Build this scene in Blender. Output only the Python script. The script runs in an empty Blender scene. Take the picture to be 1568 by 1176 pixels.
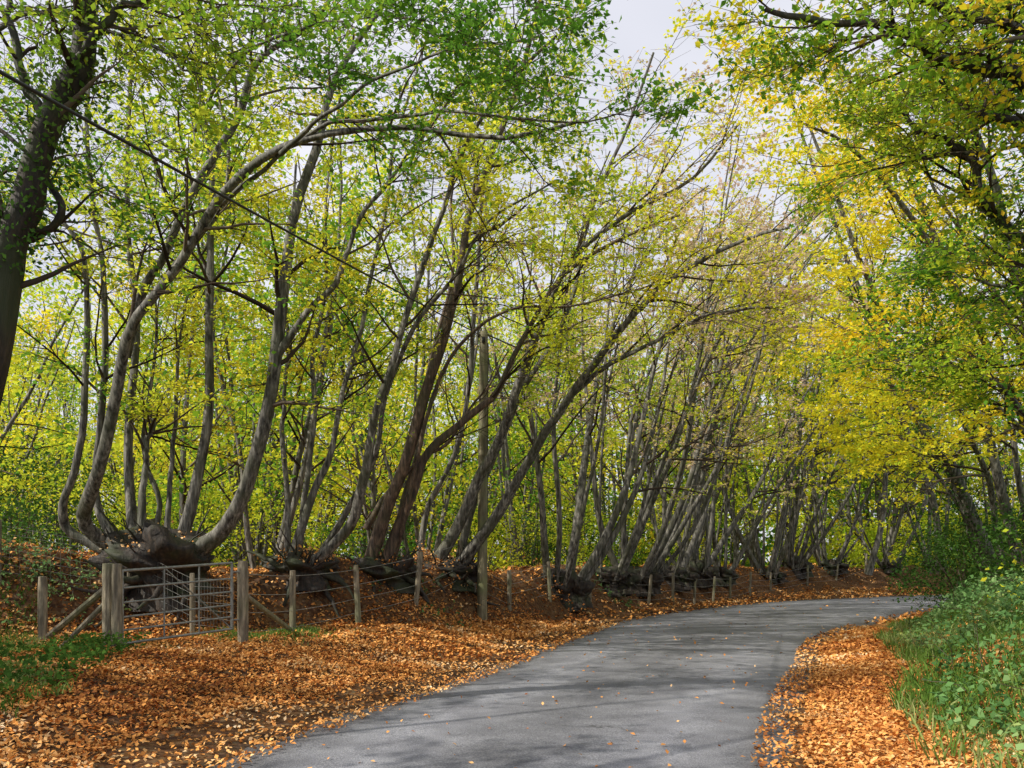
import bpy, math, numpy as np
from mathutils import Vector, Matrix

rng = np.random.default_rng(7)
scene = bpy.context.scene
F, CU, CV, H = 1220.0, 784.0, 870.0, 1.7   # image pixel coordinates + chosen depth -> metres, by the camera model

def loc(u, v, y):
    return np.array([(u-CU)*y/F, y, H+(CV-v)*y/F])

def norm(a):
    return a/np.maximum(np.linalg.norm(a, axis=-1, keepdims=True), 1e-9)

def sstep(a, b, x):
    t = np.clip((x-a)/(b-a), 0, 1)
    return t*t*(3-2*t)

def vnoise(x, y, seed=0):
    x = np.asarray(x, float); y = np.asarray(y, float)
    xi = np.floor(x); yi = np.floor(y); fx = x-xi; fy = y-yi
    fx = fx*fx*(3-2*fx); fy = fy*fy*(3-2*fy)
    def h(a, b):
        s = np.sin(a*127.1+b*311.7+seed*74.7)*43758.5453
        return s-np.floor(s)
    return ((h(xi, yi)*(1-fx)+h(xi+1, yi)*fx)*(1-fy)+(h(xi, yi+1)*(1-fx)+h(xi+1, yi+1)*fx)*fy)*2-1

def catmull(pts, n):
    pts = np.asarray(pts, float)
    m = len(pts)
    p = np.vstack([2*pts[0]-pts[1], pts, 2*pts[-1]-pts[-2]])
    t = np.linspace(0, m-1, n)
    i = np.minimum(t.astype(int), m-2); f = (t-i)[:, None]
    a, b, c, d = p[i], p[i+1], p[i+2], p[i+3]
    return 0.5*((2*b)+(-a+c)*f+(2*a-5*b+4*c-d)*f**2+(-a+3*b-3*c+d)*f**3)

# ------------------------------------------------------------ materials
def newmat(name):
    m = bpy.data.materials.new(name); m.use_nodes = True
    nt = m.node_tree; nt.nodes.clear()
    out = nt.nodes.new('ShaderNodeOutputMaterial')
    return m, nt, out

def N(nt, typ, **kw):
    n = nt.nodes.new(typ)
    for k, v in kw.items(): setattr(n, k, v)
    return n

def ramp(nt, fac, stops):
    r = nt.nodes.new('ShaderNodeValToRGB')
    els = r.color_ramp.elements
    while len(els) > 1: els.remove(els[-1])
    els[0].position = stops[0][0]; els[0].color = (*stops[0][1], 1)
    for p, c in stops[1:]:
        e = els.new(p); e.color = (*c, 1)
    nt.links.new(fac, r.inputs[0])
    return r.outputs[0]

def mixc(nt, fac, a, b, mode='MIX'):
    m = nt.nodes.new('ShaderNodeMix'); m.data_type = 'RGBA'; m.blend_type = mode
    for s, v in ((m.inputs[0], fac), (m.inputs[6], a), (m.inputs[7], b)):
        if isinstance(v, (int, float)): s.default_value = v
        elif isinstance(v, tuple): s.default_value = (*v, 1)
        else: nt.links.new(v, s)
    return m.outputs[2]

def noise(nt, vec, scale, detail=4, rough=0.6):
    n = nt.nodes.new('ShaderNodeTexNoise'); n.inputs['Scale'].default_value = scale
    n.inputs['Detail'].default_value = detail; n.inputs['Roughness'].default_value = rough
    if vec is not None: nt.links.new(vec, n.inputs['Vector'])
    return n.outputs['Fac']

def attr(nt, name):
    a = nt.nodes.new('ShaderNodeAttribute'); a.attribute_name = name
    return a.outputs['Fac']

def leafmat(name, stops, transl=0.5):
    m, nt, out = newmat(name)
    col = ramp(nt, attr(nt, 'rnd'), stops)
    p = N(nt, 'ShaderNodeBsdfDiffuse'); nt.links.new(col, p.inputs['Color'])
    sh = p.outputs[0]
    if transl:
        t = N(nt, 'ShaderNodeBsdfTranslucent'); nt.links.new(col, t.inputs['Color'])
        mx = N(nt, 'ShaderNodeMixShader'); mx.inputs[0].default_value = transl
        nt.links.new(p.outputs[0], mx.inputs[1]); nt.links.new(t.outputs[0], mx.inputs[2])
        sh = mx.outputs[0]
    nt.links.new(sh, out.inputs[0])
    return m

M_yg = leafmat('leaf_yellow_green', [(0, (.26, .44, .03)), (.35, (.56, .68, .05)), (.7, (.82, .82, .06)), (1, (.92, .76, .06))], .5)
M_green = leafmat('leaf_green', [(0, (.07, .20, .025)), (.5, (.17, .37, .035)), (.8, (.36, .54, .045)), (1, (.56, .62, .05))], .48)
M_gold = leafmat('leaf_gold', [(0, (.58, .64, .05)), (.4, (.88, .80, .04)), (.8, (.94, .76, .04)), (1, (.90, .62, .05))], .5)
M_pink = leafmat('leaf_russet', [(0, (.80, .70, .18)), (.4, (.76, .60, .38)), (.8, (.72, .54, .46)), (1, (.60, .42, .32))], .45)
M_dark = leafmat('leaf_dark_ivy', [(0, (.03, .08, .02)), (.6, (.08, .17, .03)), (1, (.18, .27, .05))], .3)
M_litter = leafmat('leaf_litter', [(0, (.20, .07, .03)), (.25, (.48, .19, .055)), (.55, (.76, .35, .095)), (.82, (.84, .50, .21)), (1, (.88, .70, .46))], 0)
M_grass = leafmat('grass_blades', [(0, (.06, .13, .02)), (.6, (.15, .26, .05)), (1, (.36, .40, .16))], .3)
M_bramble = leafmat('bramble_leaf', [(0, (.05, .13, .04)), (.5, (.14, .28, .09)), (.85, (.26, .40, .16)), (1, (.42, .46, .12))], .25)
M_twig = leafmat('twig_bark', [(0, (.03, .023, .017)), (.6, (.08, .062, .048)), (1, (.17, .14, .11))], 0)

def barkmat(name, dark, light, moss, mossamt=.5):
    m, nt, out = newmat(name)
    tc = N(nt, 'ShaderNodeNewGeometry')
    mp = N(nt, 'ShaderNodeMapping'); mp.inputs['Scale'].default_value = (9, 9, 1.2)
    nt.links.new(tc.outputs['Position'], mp.inputs[0])
    n1 = noise(nt, mp.outputs[0], 1.6, 4, .7)
    c = ramp(nt, n1, [(.38, dark), (.53, tuple(a*.6+b*.4 for a, b in zip(dark, light))), (.66, light)])
    n2 = noise(nt, tc.outputs['Position'], 1.3, 2)
    f = ramp(nt, n2, [(.48, (0, 0, 0)), (.62, (mossamt,)*3)])
    c = mixc(nt, f, c, moss)
    p = N(nt, 'ShaderNodeBsdfPrincipled'); p.inputs['Roughness'].default_value = .7
    nt.links.new(c, p.inputs['Base Color'])
    b = N(nt, 'ShaderNodeBump'); b.inputs['Strength'].default_value = .8; b.inputs['Distance'].default_value = .03
    nt.links.new(n1, b.inputs['Height']); nt.links.new(b.outputs[0], p.inputs['Normal'])
    nt.links.new(p.outputs[0], out.inputs[0])
    return m
M_bark = barkmat('hornbeam_bark', (.014, .012, .010), (.30, .285, .25), (.045, .05, .022), .65)
M_barkb = barkmat('brown_bark', (.022, .014, .010), (.20, .13, .085), (.06, .06, .025))
M_stump = barkmat('mossy_stump', (.008, .006, .005), (.055, .038, .026), (.028, .04, .012), .8)
M_post = barkmat('weathered_wood', (.10, .085, .06), (.36, .31, .22), (.14, .16, .07))
M_pole = barkmat('pole_wood', (.10, .09, .05), (.28, .25, .15), (.17, .19, .08), .7)

def simple(name, col, rough=.5, metal=0):
    m, nt, out = newmat(name)
    g = N(nt, 'ShaderNodeNewGeometry')
    n = noise(nt, g.outputs['Position'], 14, 3)
    c = ramp(nt, n, [(.3, tuple(x*.55 for x in col)), (.65, col)])
    p = N(nt, 'ShaderNodeBsdfPrincipled'); p.inputs['Roughness'].default_value = rough; p.inputs['Metallic'].default_value = metal
    nt.links.new(c, p.inputs['Base Color']); nt.links.new(p.outputs[0], out.inputs[0])
    return m
M_galv = simple('galvanised_steel', (.28, .29, .27), .5, .5)
M_wire = simple('wire', (.36, .36, .34), .5, .4)
M_cable = simple('cable_black', (.012, .012, .012), .6)

# ------------------------------------------------------------ mesh builder
NF = 0
class Veg:
    def __init__(s): s.V = []; s.F = []; s.M = []; s.R = []; s.n = 0
    def add(s, V, Fc, mat, rnd=None):
        V = np.asarray(V, float).reshape(-1, 3); Fc = np.asarray(Fc, int).reshape(-1, 4)
        s.V.append(V); s.F.append(Fc+s.n); s.M.append(np.full(len(Fc), mat))
        s.R.append(rng.random(len(Fc)) if rnd is None else rnd); s.n += len(V)
    def tubes(s, P, R, sides, mat, flute=0.0):
        P = np.asarray(P, float); R = np.asarray(R, float)
        if P.ndim == 2: P = P[None]; R = R[None]
        n, k, _ = P.shape
        if n == 0: return
        T = np.empty_like(P); T[:, 1:-1] = P[:, 2:]-P[:, :-2]; T[:, 0] = P[:, 1]-P[:, 0]; T[:, -1] = P[:, -1]-P[:, -2]
        T = norm(T)
        ref = np.eye(3)[np.argmin(np.abs(T.mean(1)), axis=1)][:, None, :]
        A = norm(np.cross(T, ref)); B = np.cross(T, A)
        th = np.arange(sides)*2*np.pi/sides
        ph = rng.random((n, 1, 1))*6.28
        rr = R[:, :, None]*np.ones(sides)
        if flute: rr = rr*(1+flute*np.sin(3*th+ph+np.linspace(0, 3, k)[None, :, None])+flute*.6*np.sin(2*th-ph+np.linspace(0, 7, k)[None, :, None]))
        V = P[:, :, None, :]+A[:, :, None, :]*(np.cos(th)*rr)[..., None]+B[:, :, None, :]*(np.sin(th)*rr)[..., None]
        i = np.arange(n)[:, None, None]*k*sides; j = np.arange(k-1)[None, :, None]*sides
        a = np.arange(sides)[None, None, :]; b = (a+1) % sides
        Fc = np.stack([i+j+a, i+j+b, i+j+sides+b, i+j+sides+a], -1)
        s.add(V, Fc, mat, np.repeat(rng.random(n), (k-1)*sides) if mat == 2 else None)
    def leaves(s, C, size, mat, aspect=.6, up=1.0, jit=.6, clump=.55, ns=.5):
        n = len(C)
        if n == 0: return
        nr = rng.normal(0, jit, (n, 3)); nr[:, 2] += up; nr = norm(nr)
        a = norm(rng.normal(0, 1, (n, 3)))
        a = norm(a-nr*(a*nr).sum(1, keepdims=True)); b = np.cross(nr, a)
        sz = (size*rng.uniform(.65, 1.25, n))[:, None]
        w = sz*aspect*.5
        fold = nr*sz*.08
        V = np.stack([C, C+a*sz*.45+b*w+fold, C+a*sz-fold, C+a*sz*.45-b*w+fold], 1)
        nz = .5+.75*vnoise(C[:, 0]*ns+C[:, 2]*ns*.8+3, C[:, 1]*ns-C[:, 2]*ns*.6+7, 17)
        r = np.clip(nz*clump+rng.random(n)*(1-clump), 0, 1)
        s.add(V, np.arange(n*4).reshape(n, 4), mat, r)
    def bole(s, c, h, rb, rw, rt, mat, seed, sx=1.0, sy=.75):
        """pollard stool: root flare, waist, lumpy burred head"""
        nu, nv = 48, 30
        t = np.linspace(0, 1, nv)
        ks = [0, .15, .35, .55, .72, .86, .95, 1]
        prof = np.interp(t, ks, [rb*1.35, rb*1.0, rw, (rw+rt)*.55, rt, rt*.8, rt*.4, .01])
        zz = np.interp(t, ks, np.array([-.45, 0, .28, .52, .78, 1.08, 1.2, 1.22])*h)
        u = np.linspace(0, 2*np.pi, nu, endpoint=False); U, T = np.meshgrid(u, t)
        cx, sy_ = np.cos(U), np.sin(U)
        nz = .42*vnoise(cx*1.8+T*3+9, sy_*1.8+T*2+9, seed)+.26*vnoise(cx*4+T*6, sy_*4-T*5, seed+3)+.14*vnoise(cx*9+T*14, sy_*9, seed+5)
        r = prof[:, None]*(1+nz)
        P = np.stack([c[0]+cx*r*sx, c[1]+sy_*r*sy, c[2]+np.repeat(zz[:, None], nu, 1)+.4*h*nz*sstep(.3, .8, T)], -1)
        i, j = np.meshgrid(np.arange(nv-1), np.arange(nu), indexing='ij'); j2 = (j+1) % nu
        s.add(P, np.stack([i*nu+j, i*nu+j2, (i+1)*nu+j2, (i+1)*nu+j], -1), mat)
    def box(s, c, sz, mat, rot=None):
        c = np.asarray(c); h = np.asarray(sz)/2
        q = np.array([[-1, -1, -1], [1, -1, -1], [1, 1, -1], [-1, 1, -1], [-1, -1, 1], [1, -1, 1], [1, 1, 1], [-1, 1, 1]])*h
        s.add(q+c, [[0, 3, 2, 1], [4, 5, 6, 7], [0, 1, 5, 4], [1, 2, 6, 5], [2, 3, 7, 6], [3, 0, 4, 7]], mat)
    def mesh(s, name, mats, smooth=True):
        global NF
        V = np.concatenate(s.V); Fc = np.concatenate(s.F); Mi = np.concatenate(s.M); R = np.concatenate(s.R)
        NF += len(Fc)
        me = bpy.data.meshes.new(name)
        me.vertices.add(len(V)); me.vertices.foreach_set('co', V.ravel())
        me.loops.add(Fc.size); me.loops.foreach_set('vertex_index', Fc.ravel().astype(np.int32))
        me.polygons.add(len(Fc)); me.polygons.foreach_set('loop_start', (np.arange(len(Fc))*4).astype(np.int32))
        for m in mats: me.materials.append(m)
        me.update(calc_edges=True)
        me.polygons.foreach_set('material_index', Mi.astype(np.int32))
        me.polygons.foreach_set('use_smooth', np.full(len(Fc), smooth))
        a = me.attributes.new('rnd', 'FLOAT', 'FACE'); a.data.foreach_set('value', R)
        me.update()
        return me
    def build(s, name, mats, smooth=True, parent=None):
        o = bpy.data.objects.new(name, s.mesh(name, mats, smooth)); scene.collection.objects.link(o)
        if parent: o.parent = parent
        return o

def empty(name):
    e = bpy.data.objects.new(name, None); scene.collection.objects.link(e); return e

def grow(S, D, L, k, wob, up, bias=None):
    P = [S]; d = norm(D); st = (L/(k-1))[:, None]
    for i in range(k-1):
        d = d+rng.normal(0, wob, d.shape); d[:, 2] += up
        if bias is not None: d = d+bias
        d = norm(d); P.append(P[-1]+d*st)
    return np.stack(P, 1)

def spawn(P, R, m, t0, t1, a0, a1, flat=1.0, bias=None):
    n, k, _ = P.shape
    pi = np.repeat(np.arange(n), m)
    t = rng.uniform(t0, t1, n*m)*(k-1); i = np.minimum(t.astype(int), k-2); f = (t-i)
    S = P[pi, i]*(1-f)[:, None]+P[pi, i+1]*f[:, None]
    T = norm(P[pi, i+1]-P[pi, i])
    r = R[pi, i]*(1-f)+R[pi, i+1]*f
    pr = rng.normal(0, 1, T.shape); pr[:, 2] *= flat
    pr = norm(pr-T*(pr*T).sum(1, keepdims=True))
    an = rng.uniform(a0, a1, n*m)[:, None]
    D = np.cos(an)*T+np.sin(an)*pr
    D[:, 2] *= flat
    if bias is not None: D = D+bias
    return S, norm(D), r, t/(k-1), pi

def taper(r0, r1, k, p=1.0):
    t = np.linspace(0, 1, k)**p
    return np.asarray(r0)[:, None]*(1-t)+np.asarray(r1)[:, None]*t

POLE = ((738-CU)*21/F, 21.0)
# mats index convention: 0 bark, 1 stump, 2 twig, 3 leafA, 4 leafB
def canopy(v, P, R, m1=8, m2=6, m3=5, nl=10, lsize=.075, t0=.35, l1=(2, 4), bias=None, lmat=3, lmat2=None,
           frac2=0.3, far=False, wob=.14, twigs=True, clear=False):
    S, D, r, t, pi = spawn(P, R, m1, t0, .98, .45, 1.1, .8, bias)
    L = rng.uniform(l1[0], l1[1], len(S))*(1.25-.6*t)
    P1 = grow(S, D, L, 8, wob, .02); R1 = taper(np.clip(r*.5, .008, .05), np.full(len(S), .004), 8)
    v.tubes(P1, R1, 4 if not far else 3, 2)
    S, D, r, t, pi = spawn(P1, R1, m2, .2, 1.0, .5, 1.1, .6)
    L2 = L[pi]*rng.uniform(.25, .5, len(S))
    P2 = grow(S, D, L2, 5, wob, -.01); R2 = taper(np.clip(r*.6, .004, .02), np.full(len(S), .0025), 5)
    if not far: v.tubes(P2, R2, 3, 2)
    if m3:
        S, D, r, t, pi = spawn(P2, R2, m3, .15, 1.0, .5, 1.1, .45)
        P3 = grow(S, D, rng.uniform(.35, .8, len(S)), 4, .12, -.03)
        if twigs:
            Pq = P3[:, [0, 3]]; v.tubes(Pq, taper(np.full(len(S), .004), np.full(len(S), .002), 2), 3, 2)
        Q = P3
    else:
        Q = P2
    n, k, _ = Q.shape
    cnt = rng.poisson(nl*rng.uniform(.2, 1.7, n))
    pi = np.repeat(np.arange(n), cnt)
    if len(pi) == 0: return
    t = rng.uniform(0, 1, len(pi))*(k-1); i = np.minimum(t.astype(int), k-2); f = (t-i)[:, None]
    C = Q[pi, i]*(1-f)+Q[pi, i+1]*f
    sp = .05 if not far else .26
    C = C+rng.normal(0, sp, C.shape)*[1, 1, .6]
    if clear:   # drop leaves on the camera's sightline to the pole, so it stays visible
        bad = (np.abs(C[:, 0]-POLE[0]*C[:, 1]/21) < .9) & (C[:, 1] < 21.6) & (C[:, 2] < 7.9)
        C = C[~bad]
    if lmat2 is None: v.leaves(C, lsize, lmat, jit=.6)
    else:
        k2 = (vnoise(C[:, 0]*.6+5, C[:, 1]*.6+C[:, 2]*.5, 9)*.5+.5)*.6+rng.random(len(C))*.4 < frac2*.8+.1
        v.leaves(C[~k2], lsize, lmat, jit=.6); v.leaves(C[k2], lsize, lmat2, jit=.6)

# ------------------------------------------------------------ road + terrain
pairs = [(-3.2, -60, 1.5, -60), (-3.2, -10, 1.5, -10), (-3.0, 2, 1.7, 2), (-2.6, 6.8, 2.3, 6.3), (-1.9, 9.3, 3.05, 8.6),
         (-.9, 11.9, 4.1, 11.2), (.2, 15.4, 5.4, 14.2), (1.5, 19.8, 6.9, 17.8), (3.7, 25.9, 9.2, 21.7), (8.4, 34, 12.7, 26.5),
         (15, 42, 18, 33), (24.4, 49, 27, 42), (34, 55, 37, 48.5), (50, 63, 53, 57), (80, 74, 83, 68), (240, 120, 243, 114)]
pairs = np.array(pairs, float)
EL = catmull(pairs[:, :2], 160); ER = catmull(pairs[:, 2:], 160)
BL = catmull(np.array([(-60, 6), (-25, 11), (-13, 14.2), (-7.4, 16.6), (-4.6, 18.2), (-1.9, 21.8), (1, 27), (4.5, 33), (8.3, 39.2), (14, 46.5), (22, 53.5), (33, 60), (50, 69), (80, 80), (240, 126)], float), 120)

def sdist(px, py, L):
    out_d = np.full(px.shape, 1e9); out_s = np.ones(px.shape)
    for a, b in zip(L[:-1], L[1:]):
        ab = b-a; l2 = ab@ab
        t = np.clip(((px-a[0])*ab[0]+(py-a[1])*ab[1])/l2, 0, 1)
        dx = px-a[0]-t*ab[0]; dy = py-a[1]-t*ab[1]
        d = np.hypot(dx, dy); s = np.sign(ab[0]*dy-ab[1]*dx)
        m = d < out_d-1e-9
        out_d = np.where(m, d, out_d); out_s = np.where(m, s, out_s)
    return out_d*out_s    # + = left of line

def terrain(x, y, full=False):
    x = np.atleast_1d(np.asarray(x, float)); y = np.atleast_1d(np.asarray(y, float))
    dl = sdist(x, y, EL); dr = -sdist(x, y, ER); sb = sdist(x, y, BL)
    n1 = vnoise(x*.45, y*.45, 1); n2 = vnoise(x*1.7, y*1.7, 2); n3 = vnoise(x*5, y*5, 3)
    d = np.maximum(dl, dr)
    edge = -.05+.075*sstep(-.35, .25, d+.14*n2+.07*n3)
    zl = .42*sstep(.3, 4.2, dl)
    top = 1.12+.4*sstep(-7.5, -10, x)+.15*n1
    zb = top*sstep(-1.8-.3*n1, -.05, sb+.15*n2)*(1-.3*sstep(1, 7, sb))
    zb = zb+.15*np.exp(-(sb-.3)**2/.8)*(1+n2)
    for mx_, my_, mh_ in ((-6.9, 15.6, .5), (-4.6, 17.6, .35), (-3.1, 19.1, .35), (-1.8, 21.3, .35)):   # soil heaped round the old stools
        zb = zb+mh_*np.exp(-((x-mx_)**2+(y-my_)**2)/.9)*(1+.3*n2)
    zl = np.where(dl > 0, zl+zb*sstep(.4, 1.2, dl), 0)
    zr = np.where(dr > 0, .12*sstep(.2, 1.6, dr)+.75*sstep(1.5, 3.6, dr+.3*n1)+.5*sstep(4, 12, dr), 0)
    far = np.hypot(x, y)
    z = edge+zl+zr+(.05*n1+.05*n2+.03*n3)*sstep(.1, 1.5, d)*1.3
    z = z+np.where(sb > 5, .4*vnoise(x*.08, y*.08, 5), 0)*sstep(5, 20, sb)+3.0*sstep(90, 380, far)*(vnoise(x*.01, y*.01, 8)+.6)*sstep(6, 40, d)
    if full: return z, dl, dr, sb
    return z

def graded(lo, hi, st, outlo, outhi, g=1.09):
    c = list(np.arange(lo, hi, st)); s = st
    while c[-1] < outhi: s *= g; c.append(c[-1]+s)
    s = st; p = []
    q = lo
    while q > outlo: s *= g; q -= s; p.append(q)
    return np.array(p[::-1]+c)
gx = graded(-10, 12, .14, -450, 450); gy = graded(5, 30, .16, -80, 500, 1.06)
X, Y = np.meshgrid(gx, gy)
Z, DL, DR, SB = terrain(X.ravel(), Y.ravel(), True)
nx, ny = len(gx), len(gy)
gv = Veg()
i, j = np.meshgrid(np.arange(ny-1), np.arange(nx-1), indexing='ij')
gv.add(np.stack([X.ravel(), Y.ravel(), Z], -1), np.stack([i*nx+j, i*nx+j+1, (i+1)*nx+j+1, (i+1)*nx+j], -1), 0)

mg, nt, out = newmat('leaf_covered_ground')
geo = N(nt, 'ShaderNodeNewGeometry'); pos = geo.outputs['Position']
vo = N(nt, 'ShaderNodeTexVoronoi'); vo.inputs['Scale'].default_value = 17; nt.links.new(pos, vo.inputs['Vector'])
sepc = N(nt, 'ShaderNodeSeparateColor'); nt.links.new(vo.outputs['Color'], sepc.inputs[0])
cl = ramp(nt, sepc.outputs[0], [(0, (.12, .04, .018)), (.3, (.30, .11, .03)), (.6, (.50, .21, .055)), (.85, (.60, .32, .11)), (1, (.6, .44, .24))])
nb = noise(nt, pos, 1.1, 4)
cl = mixc(nt, ramp(nt, nb, [(.42, (0, 0, 0)), (.72, (.55, .55, .55))]), cl, (.15, .07, .035))
dirtf = attr(nt, 'dirt'); grassf = attr(nt, 'grass')
nd = noise(nt, pos, 9, 4)
dirtc = ramp(nt, nd, [(.35, (.02, .016, .013)), (.6, (.06, .045, .035)), (.75, (.25, .12, .05))])
cl = mixc(nt, dirtf, cl, dirtc)
grc = ramp(nt, nd, [(.3, (.03, .05, .012)), (.6, (.08, .12, .025)), (.8, (.2, .12, .04))])
cl = mixc(nt, grassf, cl, grc)
p = N(nt, 'ShaderNodeBsdfDiffuse')
nt.links.new(cl, p.inputs['Color'])
nt.links.new(p.outputs[0], out.inputs[0])
ground = gv.build('ground', [mg])
x, y = X.ravel(), Y.ravel()
nA = vnoise(x*.8, y*.8, 21); nB = vnoise(x*2.5, y*2.5, 22)
dirt = np.clip(sstep(1.0, .2, DL+.35*nA+.25*nB)*(DL > -1)*.95, 0, 1)
dirt = np.maximum(dirt, sstep(.45, .0, DR+.1*nA)*.8)
dirt = np.maximum(dirt, np.exp(-((SB+.6)/.6)**2)*.9*sstep(-.6, .1, nA+.4*nB))
grass = sstep(1.9, 2.8, DR+.5*nA)
grass = np.maximum(grass, .8*sstep(14.2, 12.6, y+.5*nB)*sstep(-5.0, -6.0, x+.6*nA)*(DL > 0))
grass = np.maximum(grass, .35*sstep(4, 14, SB+nA))
for nm, arr in (('dirt', dirt), ('grass', grass)):
    a = ground.data.attributes.new(nm, 'FLOAT', 'POINT'); a.data.foreach_set('value', arr.astype(np.float32))

# road sheet
nr_, na_ = 600, 24
cl_, cr_ = catmull(pairs[:, :2], nr_), catmull(pairs[:, 2:], nr_)
t = np.linspace(-.08, 1.08, na_)[None, :, None]
RP = cl_[:, None]*(1-t)+cr_[:, None]*t
across = np.repeat(np.linspace(-.08, 1.08, na_)[None], nr_, 0)
rz = .035*np.sin(np.clip(across, 0, 1)*np.pi)+.004*vnoise(RP[..., 0]*.9, RP[..., 1]*.9, 4)-.003
rv = Veg()
i, j = np.meshgrid(np.arange(nr_-1), np.arange(na_-1), indexing='ij')
rv.add(np.concatenate([RP, rz[..., None]], -1), np.stack([i*na_+j, i*na_+j+1, (i+1)*na_+j+1, (i+1)*na_+j], -1), 0)
mr, nt, out = newmat('worn_asphalt')
geo = N(nt, 'ShaderNodeNewGeometry'); pos = geo.outputs['Position']
n1 = noise(nt, pos, 80, 3, .7); n2 = noise(nt, pos, 1.2, 5, .65); n3 = noise(nt, pos, .35, 2)
c = ramp(nt, n1, [(.3, (.075, .078, .09)), (.5, (.185, .19, .212)), (.72, (.39, .39, .41))])
c = mixc(nt, 1.0, c, ramp(nt, n2, [(.3, (.6, .6, .62)), (.7, (1.25, 1.25, 1.25))]), 'MULTIPLY')
ac = attr(nt, 'across')
tr = ramp(nt, ac, [(0, (.5, .45, .4)), (.1, (.85, .85, .85)), (.24, (1.2, 1.2, 1.22)), (.38, (.92, .92, .92)), (.5, (.75, .75, .75)), (.62, (.95, .95, .95)), (.76, (1.2, 1.2, 1.22)), (.9, (.85, .85, .85)), (1, (.45, .4, .35))])
c = mixc(nt, 1.0, c, tr, 'MULTIPLY')
vc = N(nt, 'ShaderNodeTexVoronoi'); vc.feature = 'DISTANCE_TO_EDGE'; vc.inputs['Scale'].default_value = .55
wp = N(nt, 'ShaderNodeVectorMath'); wp.operation = 'ADD'
nwc = N(nt, 'ShaderNodeTexNoise'); nwc.inputs['Scale'].default_value = 2.5; nwc.inputs['Detail'].default_value = 4
nt.links.new(pos, nwc.inputs['Vector']); nt.links.new(pos, wp.inputs[0]); nt.links.new(nwc.outputs['Color'], wp.inputs[1])
nt.links.new(wp.outputs[0], vc.inputs['Vector'])
ck = ramp(nt, vc.outputs['Distance'], [(0, (1, 1, 1)), (.012, (0, 0, 0))])
ckm = mixc(nt, 1.0, ck, ramp(nt, n3, [(.5, (0, 0, 0)), (.6, (.75, .75, .75))]), 'MULTIPLY')
c = mixc(nt, ckm, c, (.03, .03, .03))
p = N(nt, 'ShaderNodeBsdfPrincipled'); p.inputs['Roughness'].default_value = .75; p.inputs['Specular IOR Level'].default_value = .3
nt.links.new(c, p.inputs['Base Color'])
b = N(nt, 'ShaderNodeBump'); b.inputs['Strength'].default_value = .5; b.inputs['Distance'].default_value = .006
nt.links.new(n1, b.inputs['Height']); nt.links.new(b.outputs[0], p.inputs['Normal'])
nt.links.new(p.outputs[0], out.inputs[0])
road = rv.build('road', [mr])
a = road.data.attributes.new('across', 'FLOAT', 'POINT'); a.data.foreach_set('value', across.ravel().astype(np.float32))

# ------------------------------------------------------------ fallen leaves
fl = Veg()
def litter(n, x0, x1, y0, y1, size):
    x, y = rng.uniform(x0, x1, n), rng.uniform(y0, y1, n)
    vis = (np.abs(x) < .72*y+1.5)
    x, y = x[vis], y[vis]
    z, dl, dr, sb = terrain(x, y, True)
    d = np.maximum(dl, dr)
    pr = np.where(d > .1, .95, np.where(d > -.35, .3, .0035))
    pr = np.where((dl > 0) & (dl < .7+.45*vnoise(x*.8, y*.8, 21)), .22, pr)
    pr = np.where(dr > 2.2, .12, pr)
    pr = np.where((sb > -1.3) & (sb < .2), .4+.4*vnoise(x*1.5, y*1.5, 77), pr)
    pr = np.where((x < -5.4) & (y < 13.2) & (dl > 0), .45, pr)
    k = rng.random(len(x)) < pr
    x, y, z, d = x[k], y[k], z[k], d[k]
    C = np.stack([x, y, np.where(d < .0, np.maximum(z, .035)+.006, z+.012)+rng.uniform(0, .025, len(x))*(d > 0)], -1)
    fl.leaves(C, size, 0, aspect=.62, jit=.5, clump=.4, ns=1.1)
litter(150000, -9, 7.5, 6, 14, .056)
litter(140000, -13, 10, 14, 24, .078)
litter(80000, -14, 30, 24, 55, .15)
fl.build('fallen_leaves', [M_litter])

# ------------------------------------------------------------ hand-placed hornbeams
def make_stems(v, stems, mat=0, flute=.1):
    Ps = []; Rs = []
    for pts, y0, y1, r0, r1 in stems:
        m = len(pts); seg = np.linspace(0, 1, m)
        w = np.array([loc(u, vv, y0+(y1-y0)*s) for (u, vv), s in zip(pts, seg)])
        P = catmull(w, 30)
        q0 = rng.random(3)*50; tt = np.linspace(0, 1, 30)
        env = sstep(0, .15, tt)
        P = P+np.stack([(.05*vnoise(tt*7, np.full(30, q0[q]), q)+.03*vnoise(tt*16, np.full(30, q0[q]), q+7))*env for q in range(3)], -1)
        R = .9*(r0*(1-tt)+r1*tt)*(1+.35*np.exp(-tt*14))
        R = R*(1+.10*vnoise(tt*14, np.full(30, rng.random()*40), 3))
        v.tubes(P, R, 10, mat, flute)
        Ps.append(P); Rs.append(R)
    return np.array(Ps), np.array(Rs)

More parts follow.
